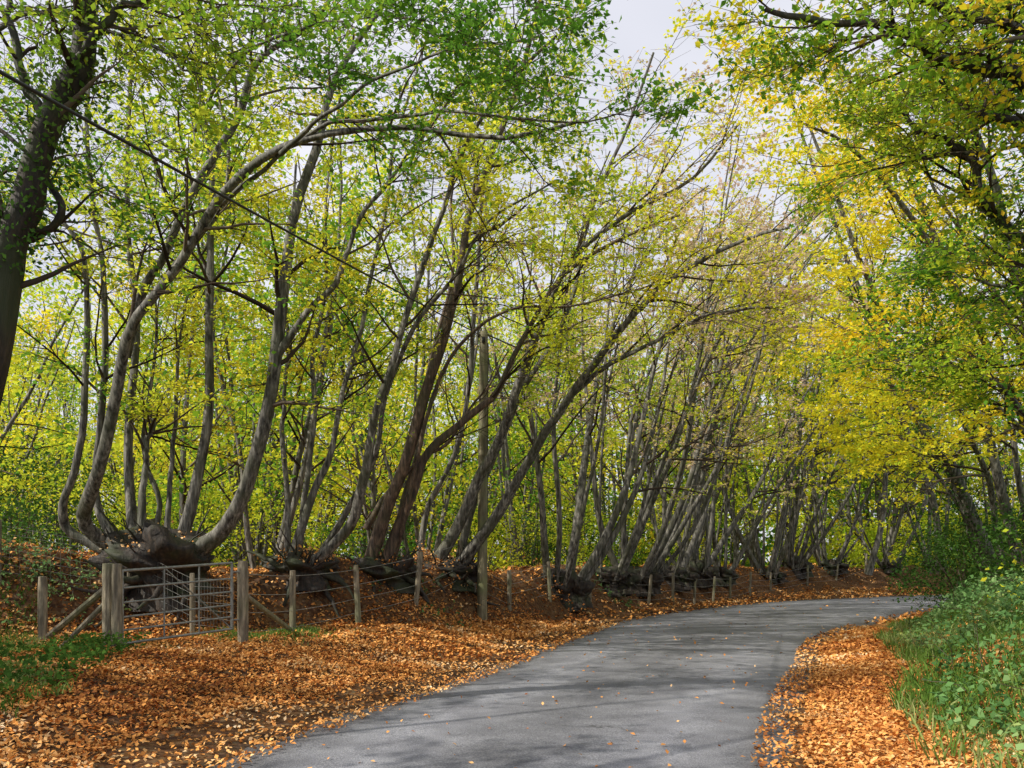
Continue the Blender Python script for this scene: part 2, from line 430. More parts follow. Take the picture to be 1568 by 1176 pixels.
def stump(v, u, vtop, y, rb, rw, rt, seed, hmax=.8):
    c0 = loc(u, vtop, y); zg = terrain(c0[0], c0[1])[0]
    h = min(max(.5, (c0[2]-zg)/1.1), hmax); c = np.array([c0[0], c0[1], c0[2]-h*1.1])
    v.bole(c, h, rb, rw, rt, 1, seed)
    v.bole(c+[rt*.55, .1, h*.25], h*.6, rb*.6, rw*.7, rt*.45, 1, seed+40)
    v.bole(c+[-rt*.6, .1, h*.2], h*.6, rb*.6, rw*.7, rt*.5, 1, seed+41)
    for k in range(14):
        a = rng.uniform(0, 6.28); S = c+np.array([math.cos(a)*rb*.6, math.sin(a)*rb*.5, .2])
        P = grow(S[None], np.array([[math.cos(a), math.sin(a), -.35]]), np.array([rb*1.6+.5]), 8, .3, -.12)
        v.tubes(P, taper([.10], [.02], 8), 6, 1, .1)
    for k in range(34):   # burrs and short epicormic shoots
        a = rng.uniform(0, 6.28); S = c+np.array([math.cos(a)*rt*.75, math.sin(a)*rt*.5, h*rng.uniform(.6, 1.1)])
        P = grow(S[None], np.array([[math.cos(a)*.7, math.sin(a)*.7, .8]]), np.array([rng.uniform(.2, .8)]), 5, .2, .05)
        v.tubes(P, taper([.03], [.005], 5), 4, 1)
    n = 420; a = rng.uniform(0, 6.28, n); rr = rt*np.sqrt(rng.random(n))
    v.leaves(np.stack([c[0]+np.cos(a)*rr, c[1]+np.sin(a)*rr*.75, c[2]+h*(1.22-.35*(rr/rt)**2)+rng.normal(0, .07, n)], -1), .075, 6, jit=.8)

def TM(a, b, bark=None): return [bark or M_bark, M_stump, M_twig, a, b, M_dark, M_litter]
# tree A (far left stool)
v = Veg(); stump(v, 238, 822, 15.5, .5, .5, 1.0, 1, .95)
st = [([(200, 850), (160, 830), (128, 800), (140, 750), (162, 680), (182, 590), (200, 505), (260, 420), (330, 312), (400, 245), (470, 212), (600, 200), (760, 215), (900, 180)], 15.7, 11, .16, .022),
      ([(190, 545), (215, 450), (250, 390), (300, 290), (360, 190), (400, 100), (480, 30), (540, -40)], 14.5, 12.5, .10, .03),
      ([(165, 845), (105, 812), (98, 770), (122, 700), (130, 580), (132, 460), (118, 375), (70, 310), (20, 250)], 16.0, 15, .10, .03),
      ([(180, 835), (145, 770), (152, 690), (160, 560), (158, 430), (140, 300), (135, 150), (150, 0)], 16.0, 16, .09, .035),
      ([(205, 835), (198, 700), (206, 560), (204, 430), (196, 300), (200, 150), (205, -20)], 16.0, 18, .10, .04),
      ([(275, 835), (303, 730), (318, 620), (322, 500), (325, 380), (322, 250), (300, 60), (320, -60)], 15.8, 16.5, .12, .04),
      ([(255, 835), (262, 730), (270, 640), (275, 520), (300, 400), (330, 330)], 16.0, 17, .06, .02),
      ([(215, 830), (222, 730), (226, 680), (236, 640)], 15.6, 16.2, .08, .05),
      ([(235, 835), (240, 760), (222, 690), (232, 600), (240, 500), (230, 400), (240, 250)], 16.0, 17.5, .06, .02),
      ([(262, 850), (315, 832), (360, 785), (392, 690), (410, 620), (425, 540), (436, 430), (452, 320), (488, 225), (520, 110), (600, -20)], 15.5, 14.5, .19, .05),
      ([(424, 545), (470, 480), (520, 420), (548, 340), (600, 270), (650, 205), (720, 120)], 15.0, 14, .07, .02),
      ([(250, 430), (290, 380), (330, 330), (350, 250), (330, 120), (300, 0)], 14.1, 15, .06, .02)]
P, R = make_stems(v, st)
canopy(v, P, R, m1=11, m2=6, m3=4, nl=8.5, lsize=.1, t0=.36, l1=(1.6, 3.4), lmat=3, lmat2=4, frac2=.4)
v.build('hornbeam_tree', TM(M_yg, M_green))

# green overhanging boughs
v = Veg()
P, R = make_stems(v, [([(340, 312), (420, 240), (520, 190), (640, 175), (760, 185), (880, 190), (985, 165)], 13, 9.5, .04, .008),
                      ([(430, 236), (500, 170), (600, 110), (720, 70), (820, 60)], 12, 9, .035, .008),
                      ([(300, 200), (340, 120), (420, 60), (520, 30), (640, 20)], 12, 9, .03, .008),
                      ([(-40, 60), (60, 20), (160, 40), (260, 90), (330, 120)], 9.5, 8.5, .035, .008)])
canopy(v, P, R, m1=12, m2=5, m3=4, nl=9, lsize=.085, t0=.25, l1=(.8, 1.8), lmat=4)
v.build('hornbeam_bough', TM(M_yg, M_green))

# near-left dark trunk
v = Veg()
P, R = make_stems(v, [([(-190, 1010), (-110, 830), (-45, 640), (0, 420), (35, 300), (78, 190), (118, 80), (130, -40)], 8.8, 8.5, .27, .12),
                      ([(15, 360), (90, 330), (60, 250), (0, 200), (-60, 160)], 8.8, 9, .05, .02),
                      ([(100, 130), (140, 60), (200, 10), (260, -30)], 8.5, 8.4, .06, .03),
                      ([(75, 200), (40, 120), (20, 40), (0, -40)], 8.6, 8.6, .06, .03)])
canopy(v, P, R, m1=8, m2=5, m3=4, nl=5, lsize=.08, t0=.4, l1=(1.0, 2.2), lmat=4)
tt = rng.uniform(0, 1, 3600); ii = (tt*29).astype(int)
C = P[0][ii]+rng.normal(0, .2, (3600, 3)); C = C[C[:, 2] > 4.9]
v.leaves(C, .07, 5, jit=1.2, up=.2)
v.build('ivy_clad_tree', TM(M_yg, M_green, M_stump))

# tree B
v = Veg(); stump(v, 465, 850, 17.5, .45, .42, .68, 11, .65)
P, R = make_stems(v, [([(465, 872), (500, 842), (540, 790), (562, 720), (578, 640), (600, 560), (632, 450), (668, 345), (700, 250), (760, 150), (850, 60)], 17.4, 15, .13, .03),
                      ([(445, 860), (480, 760), (505, 700), (520, 620), (545, 540), (568, 440), (590, 340), (600, 230), (640, 100)], 17.6, 17.5, .09, .03),
                      ([(455, 860), (470, 740), (480, 650), (478, 560), (500, 440), (500, 300), (520, 150)], 17.7, 18.5, .08, .03),
                      ([(480, 865), (540, 770), (575, 690), (590, 600), (640, 500), (700, 420), (745, 340), (850, 280)], 17.6, 15, .08, .02),
                      ([(440, 860), (440, 740), (432, 640), (440, 560), (440, 430), (455, 250)], 17.8, 19, .07, .03)])
canopy(v, P, R, m1=11, m2=6, m3=4, nl=8, lsize=.1, t0=.36, l1=(1.6, 3.2), lmat=3, lmat2=4, frac2=.2, clear=True)
v.build('hornbeam_tree', TM(M_yg, M_green))

# tree C (brown stems)
v = Veg(); stump(v, 585, 858, 19.0, .5, .5, .75, 21, .6)
P, R = make_stems(v, [([(560, 882), (590, 790), (625, 700), (650, 610), (680, 520), (702, 430), (716, 340), (750, 250), (790, 150), (830, 0)], 18.9, 17.5, .17, .05),
                      ([(585, 876), (628, 760), (652, 700), (700, 650), (760, 600), (800, 520), (855, 430), (940, 370), (1040, 330)], 18.9, 18.5, .14, .03),
                      ([(560, 810), (600, 745), (650, 700), (690, 670), (740, 600), (780, 540)], 19.4, 19.5, .08, .02),
                      ([(600, 870), (625, 770), (680, 560), (770, 480), (880, 470), (1000, 440)], 19.1, 17, .07, .015),
                      ([(600, 870), (610, 790), (640, 690), (655, 560), (690, 420), (690, 300), (720, 150)], 19.2, 20.5, .08, .03)], flute=.06)
canopy(v, P, R, m1=10, m2=6, m3=4, nl=7, lsize=.1, t0=.45, l1=(1.8, 3.6), lmat=3, lmat2=4, frac2=.25, bias=np.array([.25, -.1, 0]), clear=True)
v.build('hornbeam_tree', TM(M_yg, M_gold, M_barkb))

# tree D (dark stems sweeping right)
v = Veg(); stump(v, 682, 860, 21.2, .6, .55, .85, 31, .7)
P, R = make_stems(v, [([(655, 885), (705, 800), (745, 710), (778, 640), (805, 560), (830, 490), (875, 400), (960, 330), (1060, 280), (1130, 190)], 21.2, 18, .18, .03),
                      ([(690, 882), (760, 790), (810, 700), (855, 630), (905, 560), (960, 490), (1040, 420), (1130, 370), (1210, 350)], 21.1, 18, .17, .03),
                      ([(700, 878), (720, 780), (760, 690), (800, 600), (850, 520), (880, 440), (900, 330), (960, 200), (1000, 80)], 21.4, 20, .12, .03),
                      ([(865, 615), (930, 560), (1010, 520), (1100, 480), (1180, 470)], 20, 18, .07, .02),
                      ([(640, 875), (655, 780), (700, 680), (720, 560), (730, 420), (740, 300), (770, 180)], 21.6, 22.5, .1, .04)])
canopy(v, P, R, m1=10, m2=6, m3=4, nl=7.5, lsize=.11, t0=.42, l1=(2, 4), lmat=3, lmat2=4, frac2=.45, bias=np.array([.25, -.1, 0]), clear=True)
v.build('hornbeam_tree', TM(M_yg, M_pink))

# further stools along the bank (world metres)
LEAN = norm(np.array([.85, -.45, 0.]))
def stool(bx, by, n, hgt, lean, r0, lm2, frac, nl=6, ls=.085, m1=9, m3=4, sr=.62, bark=M_bark, l1=(2.2, 4.4), leafA=None):
    leafA = leafA or M_yg
    v = Veg(); bx += .4; by -= .4; bz = terrain(bx, by)[0]-.05
    hb = rng.uniform(.45, .8); c = np.array([bx, by, bz])
    v.bole(c, hb, sr*.9, sr*.75, sr*rng.uniform(.8, 1.2), 1, int(bx*7+by))
    v.bole(c+[rng.uniform(.4, .8), -.1, 0], hb*.7, sr*.5, sr*.5, sr*.7, 1, int(bx*5+by))
    a = rng.uniform(0, 6.28, n)
    out_ = np.stack([np.cos(a), np.sin(a)*.6, np.zeros(n)], -1)
    S = c+out_*sr*rng.uniform(.3, 1.1, n)[:, None]+[0, 0, hb*.3]
    D = out_*rng.uniform(.2, .7, n)[:, None]+LEAN*rng.uniform(-.2, .4, n)[:, None]+[0, 0, .8]
    k = 22
    L = hgt*rng.uniform(.7, 1.15, n)
    P = [S]; d = norm(D); ln = lean*rng.uniform(.0, 1.9, n)[:, None]; ph = rng.random(n)*50
    for q in range(k-1):
        t = q/(k-1)
        wv = np.stack([vnoise(np.full(n, t*5), ph, 1), vnoise(np.full(n, t*5), ph, 2), np.zeros(n)], -1)*.07
        pull = LEAN*ln*(.01+.085*max(0, t-.25))+np.array([0, 0, .13*(1-t*1.3)])
        d = norm(d+pull+wv+rng.normal(0, .025, d.shape)); P.append(P[-1]+d*(L/(k-1))[:, None])
    P = np.stack(P, 1); R = taper(r0*rng.uniform(.4, 1.3, n), np.full(n, .02), k, .8)
    v.tubes(P, R, 8, 0, .12)
    canopy(v, P, R, m1=m1, m2=5, m3=m3, nl=nl, lsize=ls, t0=.28, l1=l1, lmat=3, lmat2=4, frac2=frac, bias=LEAN*.2, twigs=by < 35)
    v.build('hornbeam_tree', TM(leafA, lm2, bark))
for q, (bx, by, n, hg, ln, lm) in enumerate([(1.2, 27, 6, 14, 1.1, M_pink), (3.2, 30.2, 4, 16, .9, M_pink), (4.6, 33, 8, 17, .8, M_gold), (6.8, 36.6, 5, 19, .7, M_pink), (8.6, 39.5, 9, 19, .6, M_pink),
                                (10.3, 41.8, 6, 19, .7, M_gold), (14.6, 47, 9, 20, .5, M_green), (17, 49.8, 7, 20, .7, M_gold), (20.5, 52.8, 8, 18, .6, M_gold), (26.0, 56.2, 6, 18, .6, M_green), (31, 59.8, 6, 18, .5, M_gold), (38, 63.5, 5, 18, .5, M_gold)]):
    stool(bx, by, n, hg, ln, .14, lm, .55 if lm is M_pink else .45, m1=8, m3=3, nl=9.5, ls=.13 if by < 40 else .18)

# ------------------------------------------------------------ right side trees
v = Veg()
P, R = make_stems(v, [([(1800, 900), (1740, 600), (1690, 420), (1640, 250), (1600, 60), (1560, -60)], 9, 9, .22, .12),
                      ([(1640, 260), (1568, 130), (1500, 110), (1440, 88), (1400, 60), (1330, 40), (1250, 32), (1180, 5)], 9, 8.2, .085, .025),
                      ([(1700, 470), (1600, 390), (1540, 350), (1508, 310), (1490, 255), (1440, 215), (1395, 190), (1375, 150)], 9.5, 9.5, .09, .02),
                      ([(1600, 200), (1550, 190), (1500, 180), (1540, 150), (1590, 120)], 9, 9, .06, .02),
                      ([(1620, 60), (1560, 40), (1450, 10), (1380, -20)], 8.5, 8, .08, .03)])
canopy(v, P, R, m1=11, m2=6, m3=4, nl=10, lsize=.08, t0=.2, l1=(.9, 2.1), lmat=4, lmat2=3, frac2=.35)
ii = rng.integers(3, 30, 4500); C = P[0][ii]+rng.normal(0, .22, (4500, 3))
v.leaves(C, .08, 5, jit=1.2, up=.2)
ii = rng.integers(0, 12, 900); C = P[2][ii]+rng.normal(0, .1, (900, 3)); v.leaves(C, .06, 5, jit=1.2, up=.2)
v.build('overhanging_oak_tree', TM(M_gold, M_green, M_stump))

def rtree(stems, lmat, lmat2, frac, m1=10, nl=8, ls=.085, l1=(1.5, 3), ivy=0, bark=M_bark, m3=4):
    v = Veg(); P, R = make_stems(v, stems)
    canopy(v, P, R, m1=m1, m2=6, m3=m3, nl=nl, lsize=ls, t0=.25, l1=l1, lmat=3, lmat2=4, frac2=frac, bias=np.array([-.2, 0, 0]), twigs=ls < .1)
    if ivy:
        ii = rng.integers(0, 14, ivy); C = P[0][ii]+rng.normal(0, .2, (ivy, 3)); v.leaves(C, .1, 5, jit=1.2, up=.2)
    v.build('maple_tree', TM(lmat, lmat2, bark))
rtree([([(1520, 880), (1490, 790), (1455, 720), (1420, 670), (1390, 600), (1360, 520), (1330, 440), (1290, 330), (1240, 200)], 27, 23, .26, .04),
       ([(1535, 880), (1525, 780), (1500, 700), (1470, 620), (1440, 500), (1400, 380), (1340, 220)], 26, 22, .12, .03),
       ([(1500, 870), (1470, 780), (1440, 730), (1400, 690), (1350, 640), (1310, 600)], 27, 26, .1, .02)], M_gold, M_yg, .35, m1=16, nl=11, ls=.13, l1=(2, 4.4), ivy=1500)
rtree([([(1640, 850), (1590, 700), (1540, 590), (1490, 490), (1440, 400), (1380, 300), (1300, 220), (1220, 180)], 17, 14, .11, .02),
       ([(1660, 850), (1620, 700), (1580, 600), (1540, 480), (1490, 380), (1440, 300), (1400, 200)], 17, 15, .10, .02),
       ([(1650, 830), (1570, 670), (1500, 600), (1430, 540), (1370, 500), (1330, 450)], 16.5, 15, .08, .015)], M_gold, M_yg, .35, m1=14, nl=9, ls=.1, l1=(1.2, 2.8))
rtree([([(1700, 860), (1650, 700), (1600, 560), (1560, 430), (1530, 300), (1480, 180), (1400, 60)], 13, 12, .12, .03),
       ([(1690, 850), (1640, 740), (1568, 640), (1510, 580), (1450, 560), (1400, 540)], 13, 13, .07, .015),
       ([(1720, 850), (1660, 640), (1590, 500), (1540, 440), (1480, 420)], 12.5, 12.5, .08, .015)], M_yg, M_green, .5, m1=14, nl=9, ls=.09, l1=(1.2, 2.4))
rtree([([(1560, 860), (1530, 740), (1500, 600), (1460, 450), (1420, 330), (1350, 200), (1260, 60)], 21, 18, .14, .03),
       ([(1580, 860), (1560, 740), (1540, 600), (1520, 450), (1500, 300), (1470, 150)], 21, 20, .1, .03)], M_gold, M_yg, .15, m1=17, nl=12, ls=.12, l1=(1.8, 3.8))
rtree([([(1440, 870), (1430, 780), (1400, 690), (1370, 600), (1330, 480), (1280, 350), (1220, 180), (1180, 60)], 36, 31, .18, .04),
       ([(1330, 880), (1350, 800), (1358, 700), (1365, 600), (1340, 480), (1320, 350), (1290, 180)], 46, 44, .2, .05)], M_yg, M_gold, .5, m1=17, nl=12, ls=.19, l1=(2.5, 5.5))

# ------------------------------------------------------------ woodland trees
protos = []
for q in range(12):
    v = Veg(); n = int(rng.integers(2, 6)); k = 14
    a = rng.uniform(0, 6.28, n); o_ = np.stack([np.cos(a), np.sin(a), np.zeros(n)], -1)
    S = o_*.25+[0, 0, -.2]; D = o_*.25+[0, 0, 1.]
    P = grow(S, D, rng.uniform(11, 16, n), k, .06, .03); R = taper(rng.uniform(.06, .14, n), np.full(n, .02), k)
    v.tubes(P, R, 6, 0, .08)
    lm = [M_yg, M_yg, M_green, M_gold, M_yg, M_green, M_yg, M_gold, M_yg, M_green, M_pink, M_pink][q]; f = [.15, .3, .3, .3, .4, .3, .2, .1, .4, .2, .1, .1][q]
    canopy(v, P, R, m1=int(46/n), m2=6, m3=0, nl=12, lsize=.21, t0=.12 if q < 10 else .4, l1=(2, 4.2), lmat=3, lmat2=4, frac2=f, far=True)
    protos.append(v.mesh('woodland_tree', TM(lm, M_green if lm is not M_green else M_yg)))
def put_tree(x, y, z, s, q=None):
    pk = (y > 38) and (.05 < x/y < .5) and rng.random() < .5
    o = bpy.data.objects.new('woodland_tree', protos[q if q is not None else (int(rng.integers(10, 12)) if pk else int(rng.integers(0, 10)))].copy()); scene.collection.objects.link(o)
    if pk: s *= 1.25
    o.location = (x, y, z-.1); o.scale = (s, s, s*rng.uniform(.95, 1.15)); o.rotation_euler = (0, 0, rng.uniform(0, 6.28))
def place_wood(cands, mind, left):
    kept = []
    for (x, y) in cands:
        if any((x-a)**2+(y-b)**2 < mind**2 for a, b in kept): continue
        z, dl, dr, sb = [q[0] for q in terrain(x, y, True)]
        if left and sb < 2.4: continue
        if (not left) and dr < 6: continue
        kept.append((x, y))
        s = rng.uniform(.8, 1.15)*(1+.4*sstep(30, 60, y))
        if not left and y < 22: s *= .8
        put_tree(x, y, z, s)
    return len(kept)
yy = rng.uniform(20, 80, 800); xx = yy*rng.uniform(-.74, .66, 800)
nL = place_wood(list(zip(xx, yy)), 5.4, True)
yy = rng.uniform(9, 70, 500); xx = yy*rng.uniform(.45, .88, 500)+rng.uniform(0, 4, 500)
nR = place_wood(list(zip(xx, yy)), 6, False)
# open-crowned trees added out of view, left of the camera, to throw streaky shadows
for (x, y, q_) in [(-9.5, 4.0, 5.5), (-12.8, 6.6, 4.5), (-10.5, .6, 5.5), (-16, 9.2, 3.5), (-12.2, 10.2, 3.0)]:
    v = Veg(); n = 5; z = terrain(x, y)[0]
    P = grow(np.array([[x, y, z-.2]])+rng.normal(0, .5, (n, 3))*[1, 1, 0], rng.normal(0, .16, (n, 3))+[0, 0, 1], rng.uniform(8, 12, n), 14, .06, .03)
    R = taper(rng.uniform(.09, .17, n), np.full(n, .02), 14); v.tubes(P, R, 8, 0, .1)
    canopy(v, P, R, m1=8, m2=5, m3=3, nl=q_, lsize=.13, t0=.3, l1=(1.2, 2.8), lmat=3)
    v.build('shadow_caster_tree', TM(M_yg, M_green))

# distant woodland mass
v = Veg()
for q in range(150):
    ang = rng.uniform(-.8, .85); dd = rng.uniform(80, 130); x, y = math.sin(ang)*dd, math.cos(ang)*dd
    z, dl, dr, sb = [w[0] for w in terrain(x, y, True)]
    if max(dl, dr) < 4: continue
    hh = rng.uniform(14, 22); rad = rng.uniform(3.5, 6)
    P = grow(np.array([[x, y, z-.3]]), np.array([[0, 0, 1.]]), np.array([hh]), 8, .04, .02); v.tubes(P, taper([.3], [.05], 8), 5, 0)
    m = 30
    cc = np.array([x, y, z])+np.stack([rng.normal(0, rad*.5, m), rng.normal(0, rad*.5, m), rng.uniform(.02, 1, m)**1.2*hh], -1)
    C = np.repeat(cc, 26, 0)+rng.normal(0, 1.0, (m*26, 3))*[1.1, 1.1, .6]
    v.leaves(C, .7, int(rng.choice([1, 1, 2, 3, 4, 4])), jit=.8)
v.build('distant_woodland', [M_bark, M_yg, M_gold, M_green, M_dark])

# ------------------------------------------------------------ shrubs, brambles, grass
def shrub(name, spots, mat, ls, nper, stems=True):
    for (x, y, rx, hh) in spots:
        v = Veg()
        z = terrain(x, y)[0]; m = max(6, int(10*rx*hh))
        P = grow(np.repeat([[x, y, z]], 8, 0), rng.normal(0, .5, (8, 3))+[0, 0, 1], np.full(8, hh), 6, .15, 0)
        v.tubes(P, taper(np.full(8, .02), np.full(8, .005), 6), 4, 0)
        cc = np.array([x, y, z])+np.stack([rng.normal(0, rx*.5, m), rng.normal(0, rx*.5, m), rng.uniform(.05, 1, m)*hh], -1)
        C = np.repeat(cc, nper, 0)+rng.normal(0, .25, (m*nper, 3))
        v.leaves(C, ls, 1, jit=.8)
        v.build(name, [M_twig, mat])
shrub('holly_shrub', [(-16, 22, 2, 2.5), (-14.5, 25, 2.2, 3.5), (-19, 27, 2.5, 3), (-12.5, 20, 1.2, 1.6), (-11, 30, 1.5, 2.5), (-3, 40, 2, 4), (5, 50, 3, 4.5), (-6, 38, 2, 4), (-18, 42, 3, 5), (1, 34, 1.3, 2.4)], M_dark, .12, 45)
shrub('hazel_shrub', [(-10, 26, 2, 3), (-1, 32, 1.8, 2.5), (3, 38, 2, 3), (-8.5, 33, 2, 3), (-17, 36, 2.5, 4), (10, 49, 2.5, 4), (0, 43, 2.5, 4), (10.3, 15.2, .7, 1.5)], M_yg, .13, 32)
shrub('hazel_shrub', [(-6, 28, 1.3, 2), (-3.5, 35, 1.5, 2.5), (6, 44, 2, 3), (-13, 31, 2, 3.5)], M_green, .15, 26)
shrub('hazel_shrub', [(36, 66, 4, 5), (42, 68, 4, 5), (30, 65, 3, 4), (48, 72, 4, 6), (24, 62, 3, 4), (56, 76, 4, 6)], M_yg, .3, 16)
shrub('laurel_shrub', [(14, 24.5, 1.6, 2.4), (15.5, 27, 2, 3.2), (17.5, 30, 2.2, 3.4), (13, 19.5, 1.5, 2.2), (20, 33, 2, 3), (11, 15.5, 1.4, 1.8), (31, 44, 2.5, 3.5)], M_dark, .11, 70)

v = Veg()
n = 60000; x = rng.uniform(2.5, 18, n); y = rng.uniform(5.5, 32, n)
k = np.abs(x) < .7*y+1; x, y = x[k], y[k]
z, dl, dr, sb = terrain(x, y, True)
nn = vnoise(x*.7, y*.7, 31)
k = (dr > 1.75-.5*nn) & (dr < 7)
x, y, z, dr, nn = x[k], y[k], z[k], dr[k], nn[k]
hgt = (.2+.45*sstep(1.6, 3.2, dr))*(.8+.7*nn)
C = np.stack([x, y, z+hgt*rng.random(len(x))**.6], -1)
v.leaves(C, .085, 1, aspect=.7, jit=.75, ns=1.2)
S = C[::60]; P = grow(S*[1, 1, 1]-[0, 0, .2], rng.normal(0, .7, S.shape)+[0, 0, .7], np.full(len(S), .9), 7, .15, -.12)
v.tubes(P, taper(np.full(len(S), .006), np.full(len(S), .003), 7), 3, 0)
v.build('bramble_bush', [M_twig, M_bramble])

v = Veg()
def blades(x, y, h):
    n = len(x); z = terrain(x, y)
    a = rng.uniform(0, 6.28, n); w = .006+.004*rng.random(n)
    b = np.stack([np.cos(a), np.sin(a), np.zeros(n)], -1)*w[:, None]
    ln = rng.normal(0, .35, (n, 3)); ln[:, 2] = 1; ln = ln*h[:, None]
    B = np.stack([x, y, z], -1); bend = ln*[1.6, 1.6, .35]
    r = np.clip(.5+.5*vnoise(x*1.3, y*1.3, 61)+rng.normal(0, .2, n), 0, 1)
    v.add(np.stack([B-b, B+b, B+ln*.6+b*.8, B+ln*.6-b*.8], 1), np.arange(n*4).reshape(n, 4), 0, r)
    v.add(np.stack([B+ln*.6-b*.8, B+ln*.6+b*.8, B+ln*.6+bend*.4+b*.15, B+ln*.6+bend*.4-b*.15], 1), np.arange(n*4).reshape(n, 4), 0, r)
n = 90000; x = rng.uniform(2.5, 13, n); y = rng.uniform(5.5, 26, n)
k = np.abs(x) < .7*y+1; x, y = x[k], y[k]; _, dl, dr, sb = terrain(x, y, True)
k = (dr > 1.4-.5*vnoise(x*.7, y*.7, 31)) & (dr < 3.6) & (rng.random(len(x)) < .35+.5*(vnoise(x*.9, y*.9, 12) > 0)); x, y = x[k], y[k]
blades(x, y, rng.uniform(.1, .4, len(x)))
n = 26000; x = rng.uniform(-10, -3, n); y = rng.uniform(7.5, 15, n)
_, dl, dr, sb = terrain(x, y, True)
k = (vnoise(x*.9, y*.9, 44)*1.3+(-(x+6.0))*.8-(y-11.2)*.6 > .3) & (x > -.75*y-1) & (dl > 1.6); x, y = x[k], y[k]
blades(x, y, rng.uniform(.04, .17, len(x)))
n = 1500; x = -4.6+rng.normal(0, .5, n); y = 14.6+rng.normal(0, .4, n); blades(x, y, rng.uniform(.05, .18, n))
n = 900; x = -4.2+rng.normal(0, .25, n); y = 15.6+rng.normal(0, .2, n); blades(x, y, rng.uniform(.06, .22, n))
v.build('grass', [M_grass])
v = Veg()
n = 9000; x = rng.uniform(-10, -5.0, n); y = rng.uniform(8, 12.8, n); k = (x > -.72*y) & (vnoise(x*1.5, y*1.5, 51) > -.1) & (x+.25*(y-12) < -5.6)
x, y = x[k], y[k]; v.leaves(np.stack([x, y, terrain(x, y)+rng.uniform(.02, .25, len(x))], -1), .08, 0, aspect=.7)
v.build('nettle_patch', [M_dark])
# dead bramble tangle/leaf debris on the bank
v = Veg()
for (cx, cy, m) in [(-10.2, 14.7, 260), (-8.8, 15.2, 260), (-6.0, 16.6, 120), (-3.0, 19.2, 120), (-1.6, 20.9, 120), (1.6, 25.8, 120), (3.5, 29.5, 100)]:
    x = cx+rng.normal(0, .7, m); y = cy+rng.normal(0, .35, m); S = np.stack([x, y, terrain(x, y)-.03], -1)
    P = grow(S, rng.normal(0, .8, S.shape)+[0, 0, .4], rng.uniform(.3, .9, m), 7, .3, -.12)
    v.tubes(P, taper(np.full(m, .007), np.full(m, .003), 7), 3, 0)
    ii = rng.integers(0, m, m*8); C = P[ii, rng.integers(1, 7, m*8)]; v.leaves(C, .08, int(rng.integers(1, 3)), jit=1)
v.build('bramble_tangle', [M_twig, M_litter, M_bramble])

# ------------------------------------------------------------ fence, gate, pole, wires
def tube_between(v, a, b, r, mat=0, sides=8, k=2, sag=0):
    t = np.linspace(0, 1, k)[:, None]; P = np.asarray(a)*(1-t)+np.asarray(b)*t
    P[:, 2] -= sag*4*(t[:, 0]*(1-t[:, 0]))
    v.tubes(P, np.full(k, r), sides, mat)
def post(parent, x, y, h, r, name='post', tilt=(0, 0), mat=M_post):
    v = Veg(); z = terrain(x, y)[0]
    k = 9; t = np.linspace(-.25, h, k)
    P = np.stack([x+tilt[0]*t, y+tilt[1]*t, z+t], -1)
    rr = np.full(k, r)*(1+rng.normal(0, .03, k)); rr[-1] *= .9
    P = np.vstack([P, P[-1:]+[0, 0, .004], P[-1:]+[0, 0, .006]]); rr = np.append(rr, [r*.6, .0005])
    v.tubes(P, rr, 10, 0, 0.04)
    v.build(name, [mat], smooth=False, parent=parent)
    return np.array([x+tilt[0]*h, y+tilt[1]*h, z+h])

fence = empty('post_and_wire_fence')
fp = [(448, 15.5, 1.3), (549, 17.3, 1.22), (637, 18.6, 1.25), (711, 21, 1.2), (780, 23, 1.15), (842, 25.5, 1.2), (903, 27.5, 1.2), (948, 30, 1.15), (993, 32, 1.2),
      (1030, 34, 1.2), (1063, 36, 1.2), (1092, 38, 1.2), (1118, 40, 1.2), (1148, 42.5, 1.2), (1180, 45, 1.2), (1236, 48.5, 1.2), (1280, 51.5, 1.2), (1325, 54, 1.2), (1365, 56.5, 1.2)]
tops = []
for q, (u, yd, hh) in enumerate(fp):
    tl = (rng.normal(0, .05)+(.06 if q > 7 else 0), 0)
    tops.append((post(fence, (u-CU)*yd/F, yd, hh*rng.uniform(.94, 1.06), .062, 'post', tl), hh, tl))
v = Veg()
gatefar = (-4.62, 13.35)
gp = np.array([gatefar[0]-.05, gatefar[1]+.2, terrain(*gatefar)[0]+1.3])
prev = (gp, 1.3)
for T, hh, tl in tops:
    for fz in (.08, .35, .6, .85):
        tube_between(v, prev[0]-[0, 0, fz*prev[1]], T-[0, 0, fz*hh], .0055, 0, 4, 6, .02)
    prev = (T, hh)
v.build('wires', [M_wire], parent=fence)

net = empty('sheep_netting_fence')
np_ = [(-11.5, 14.0), (-9.4, 14.6), (-7.3, 15.2), (-5.9, 14.7), (-4.75, 13.6)]
nt_ = [post(net, x, y, 1.15, .045, 'post') for x, y in np_[:-1]]+[np.array([-4.75, 13.6, terrain(-4.75, 13.6)[0]+1.2])]
v = Veg()
for A, B in zip(nt_[:-1], nt_[1:]):
    for q in range(7): tube_between(v, A-[0, 0, .1+.14*q], B-[0, 0, .1+.14*q], .003, 0, 3)
    for t in np.linspace(0, 1, 14): p_ = A*(1-t)+B*t; tube_between(v, p_-[0, 0, .1], p_-[0, 0, .94], .0025, 0, 3)
v.build('netting', [M_wire], parent=net)

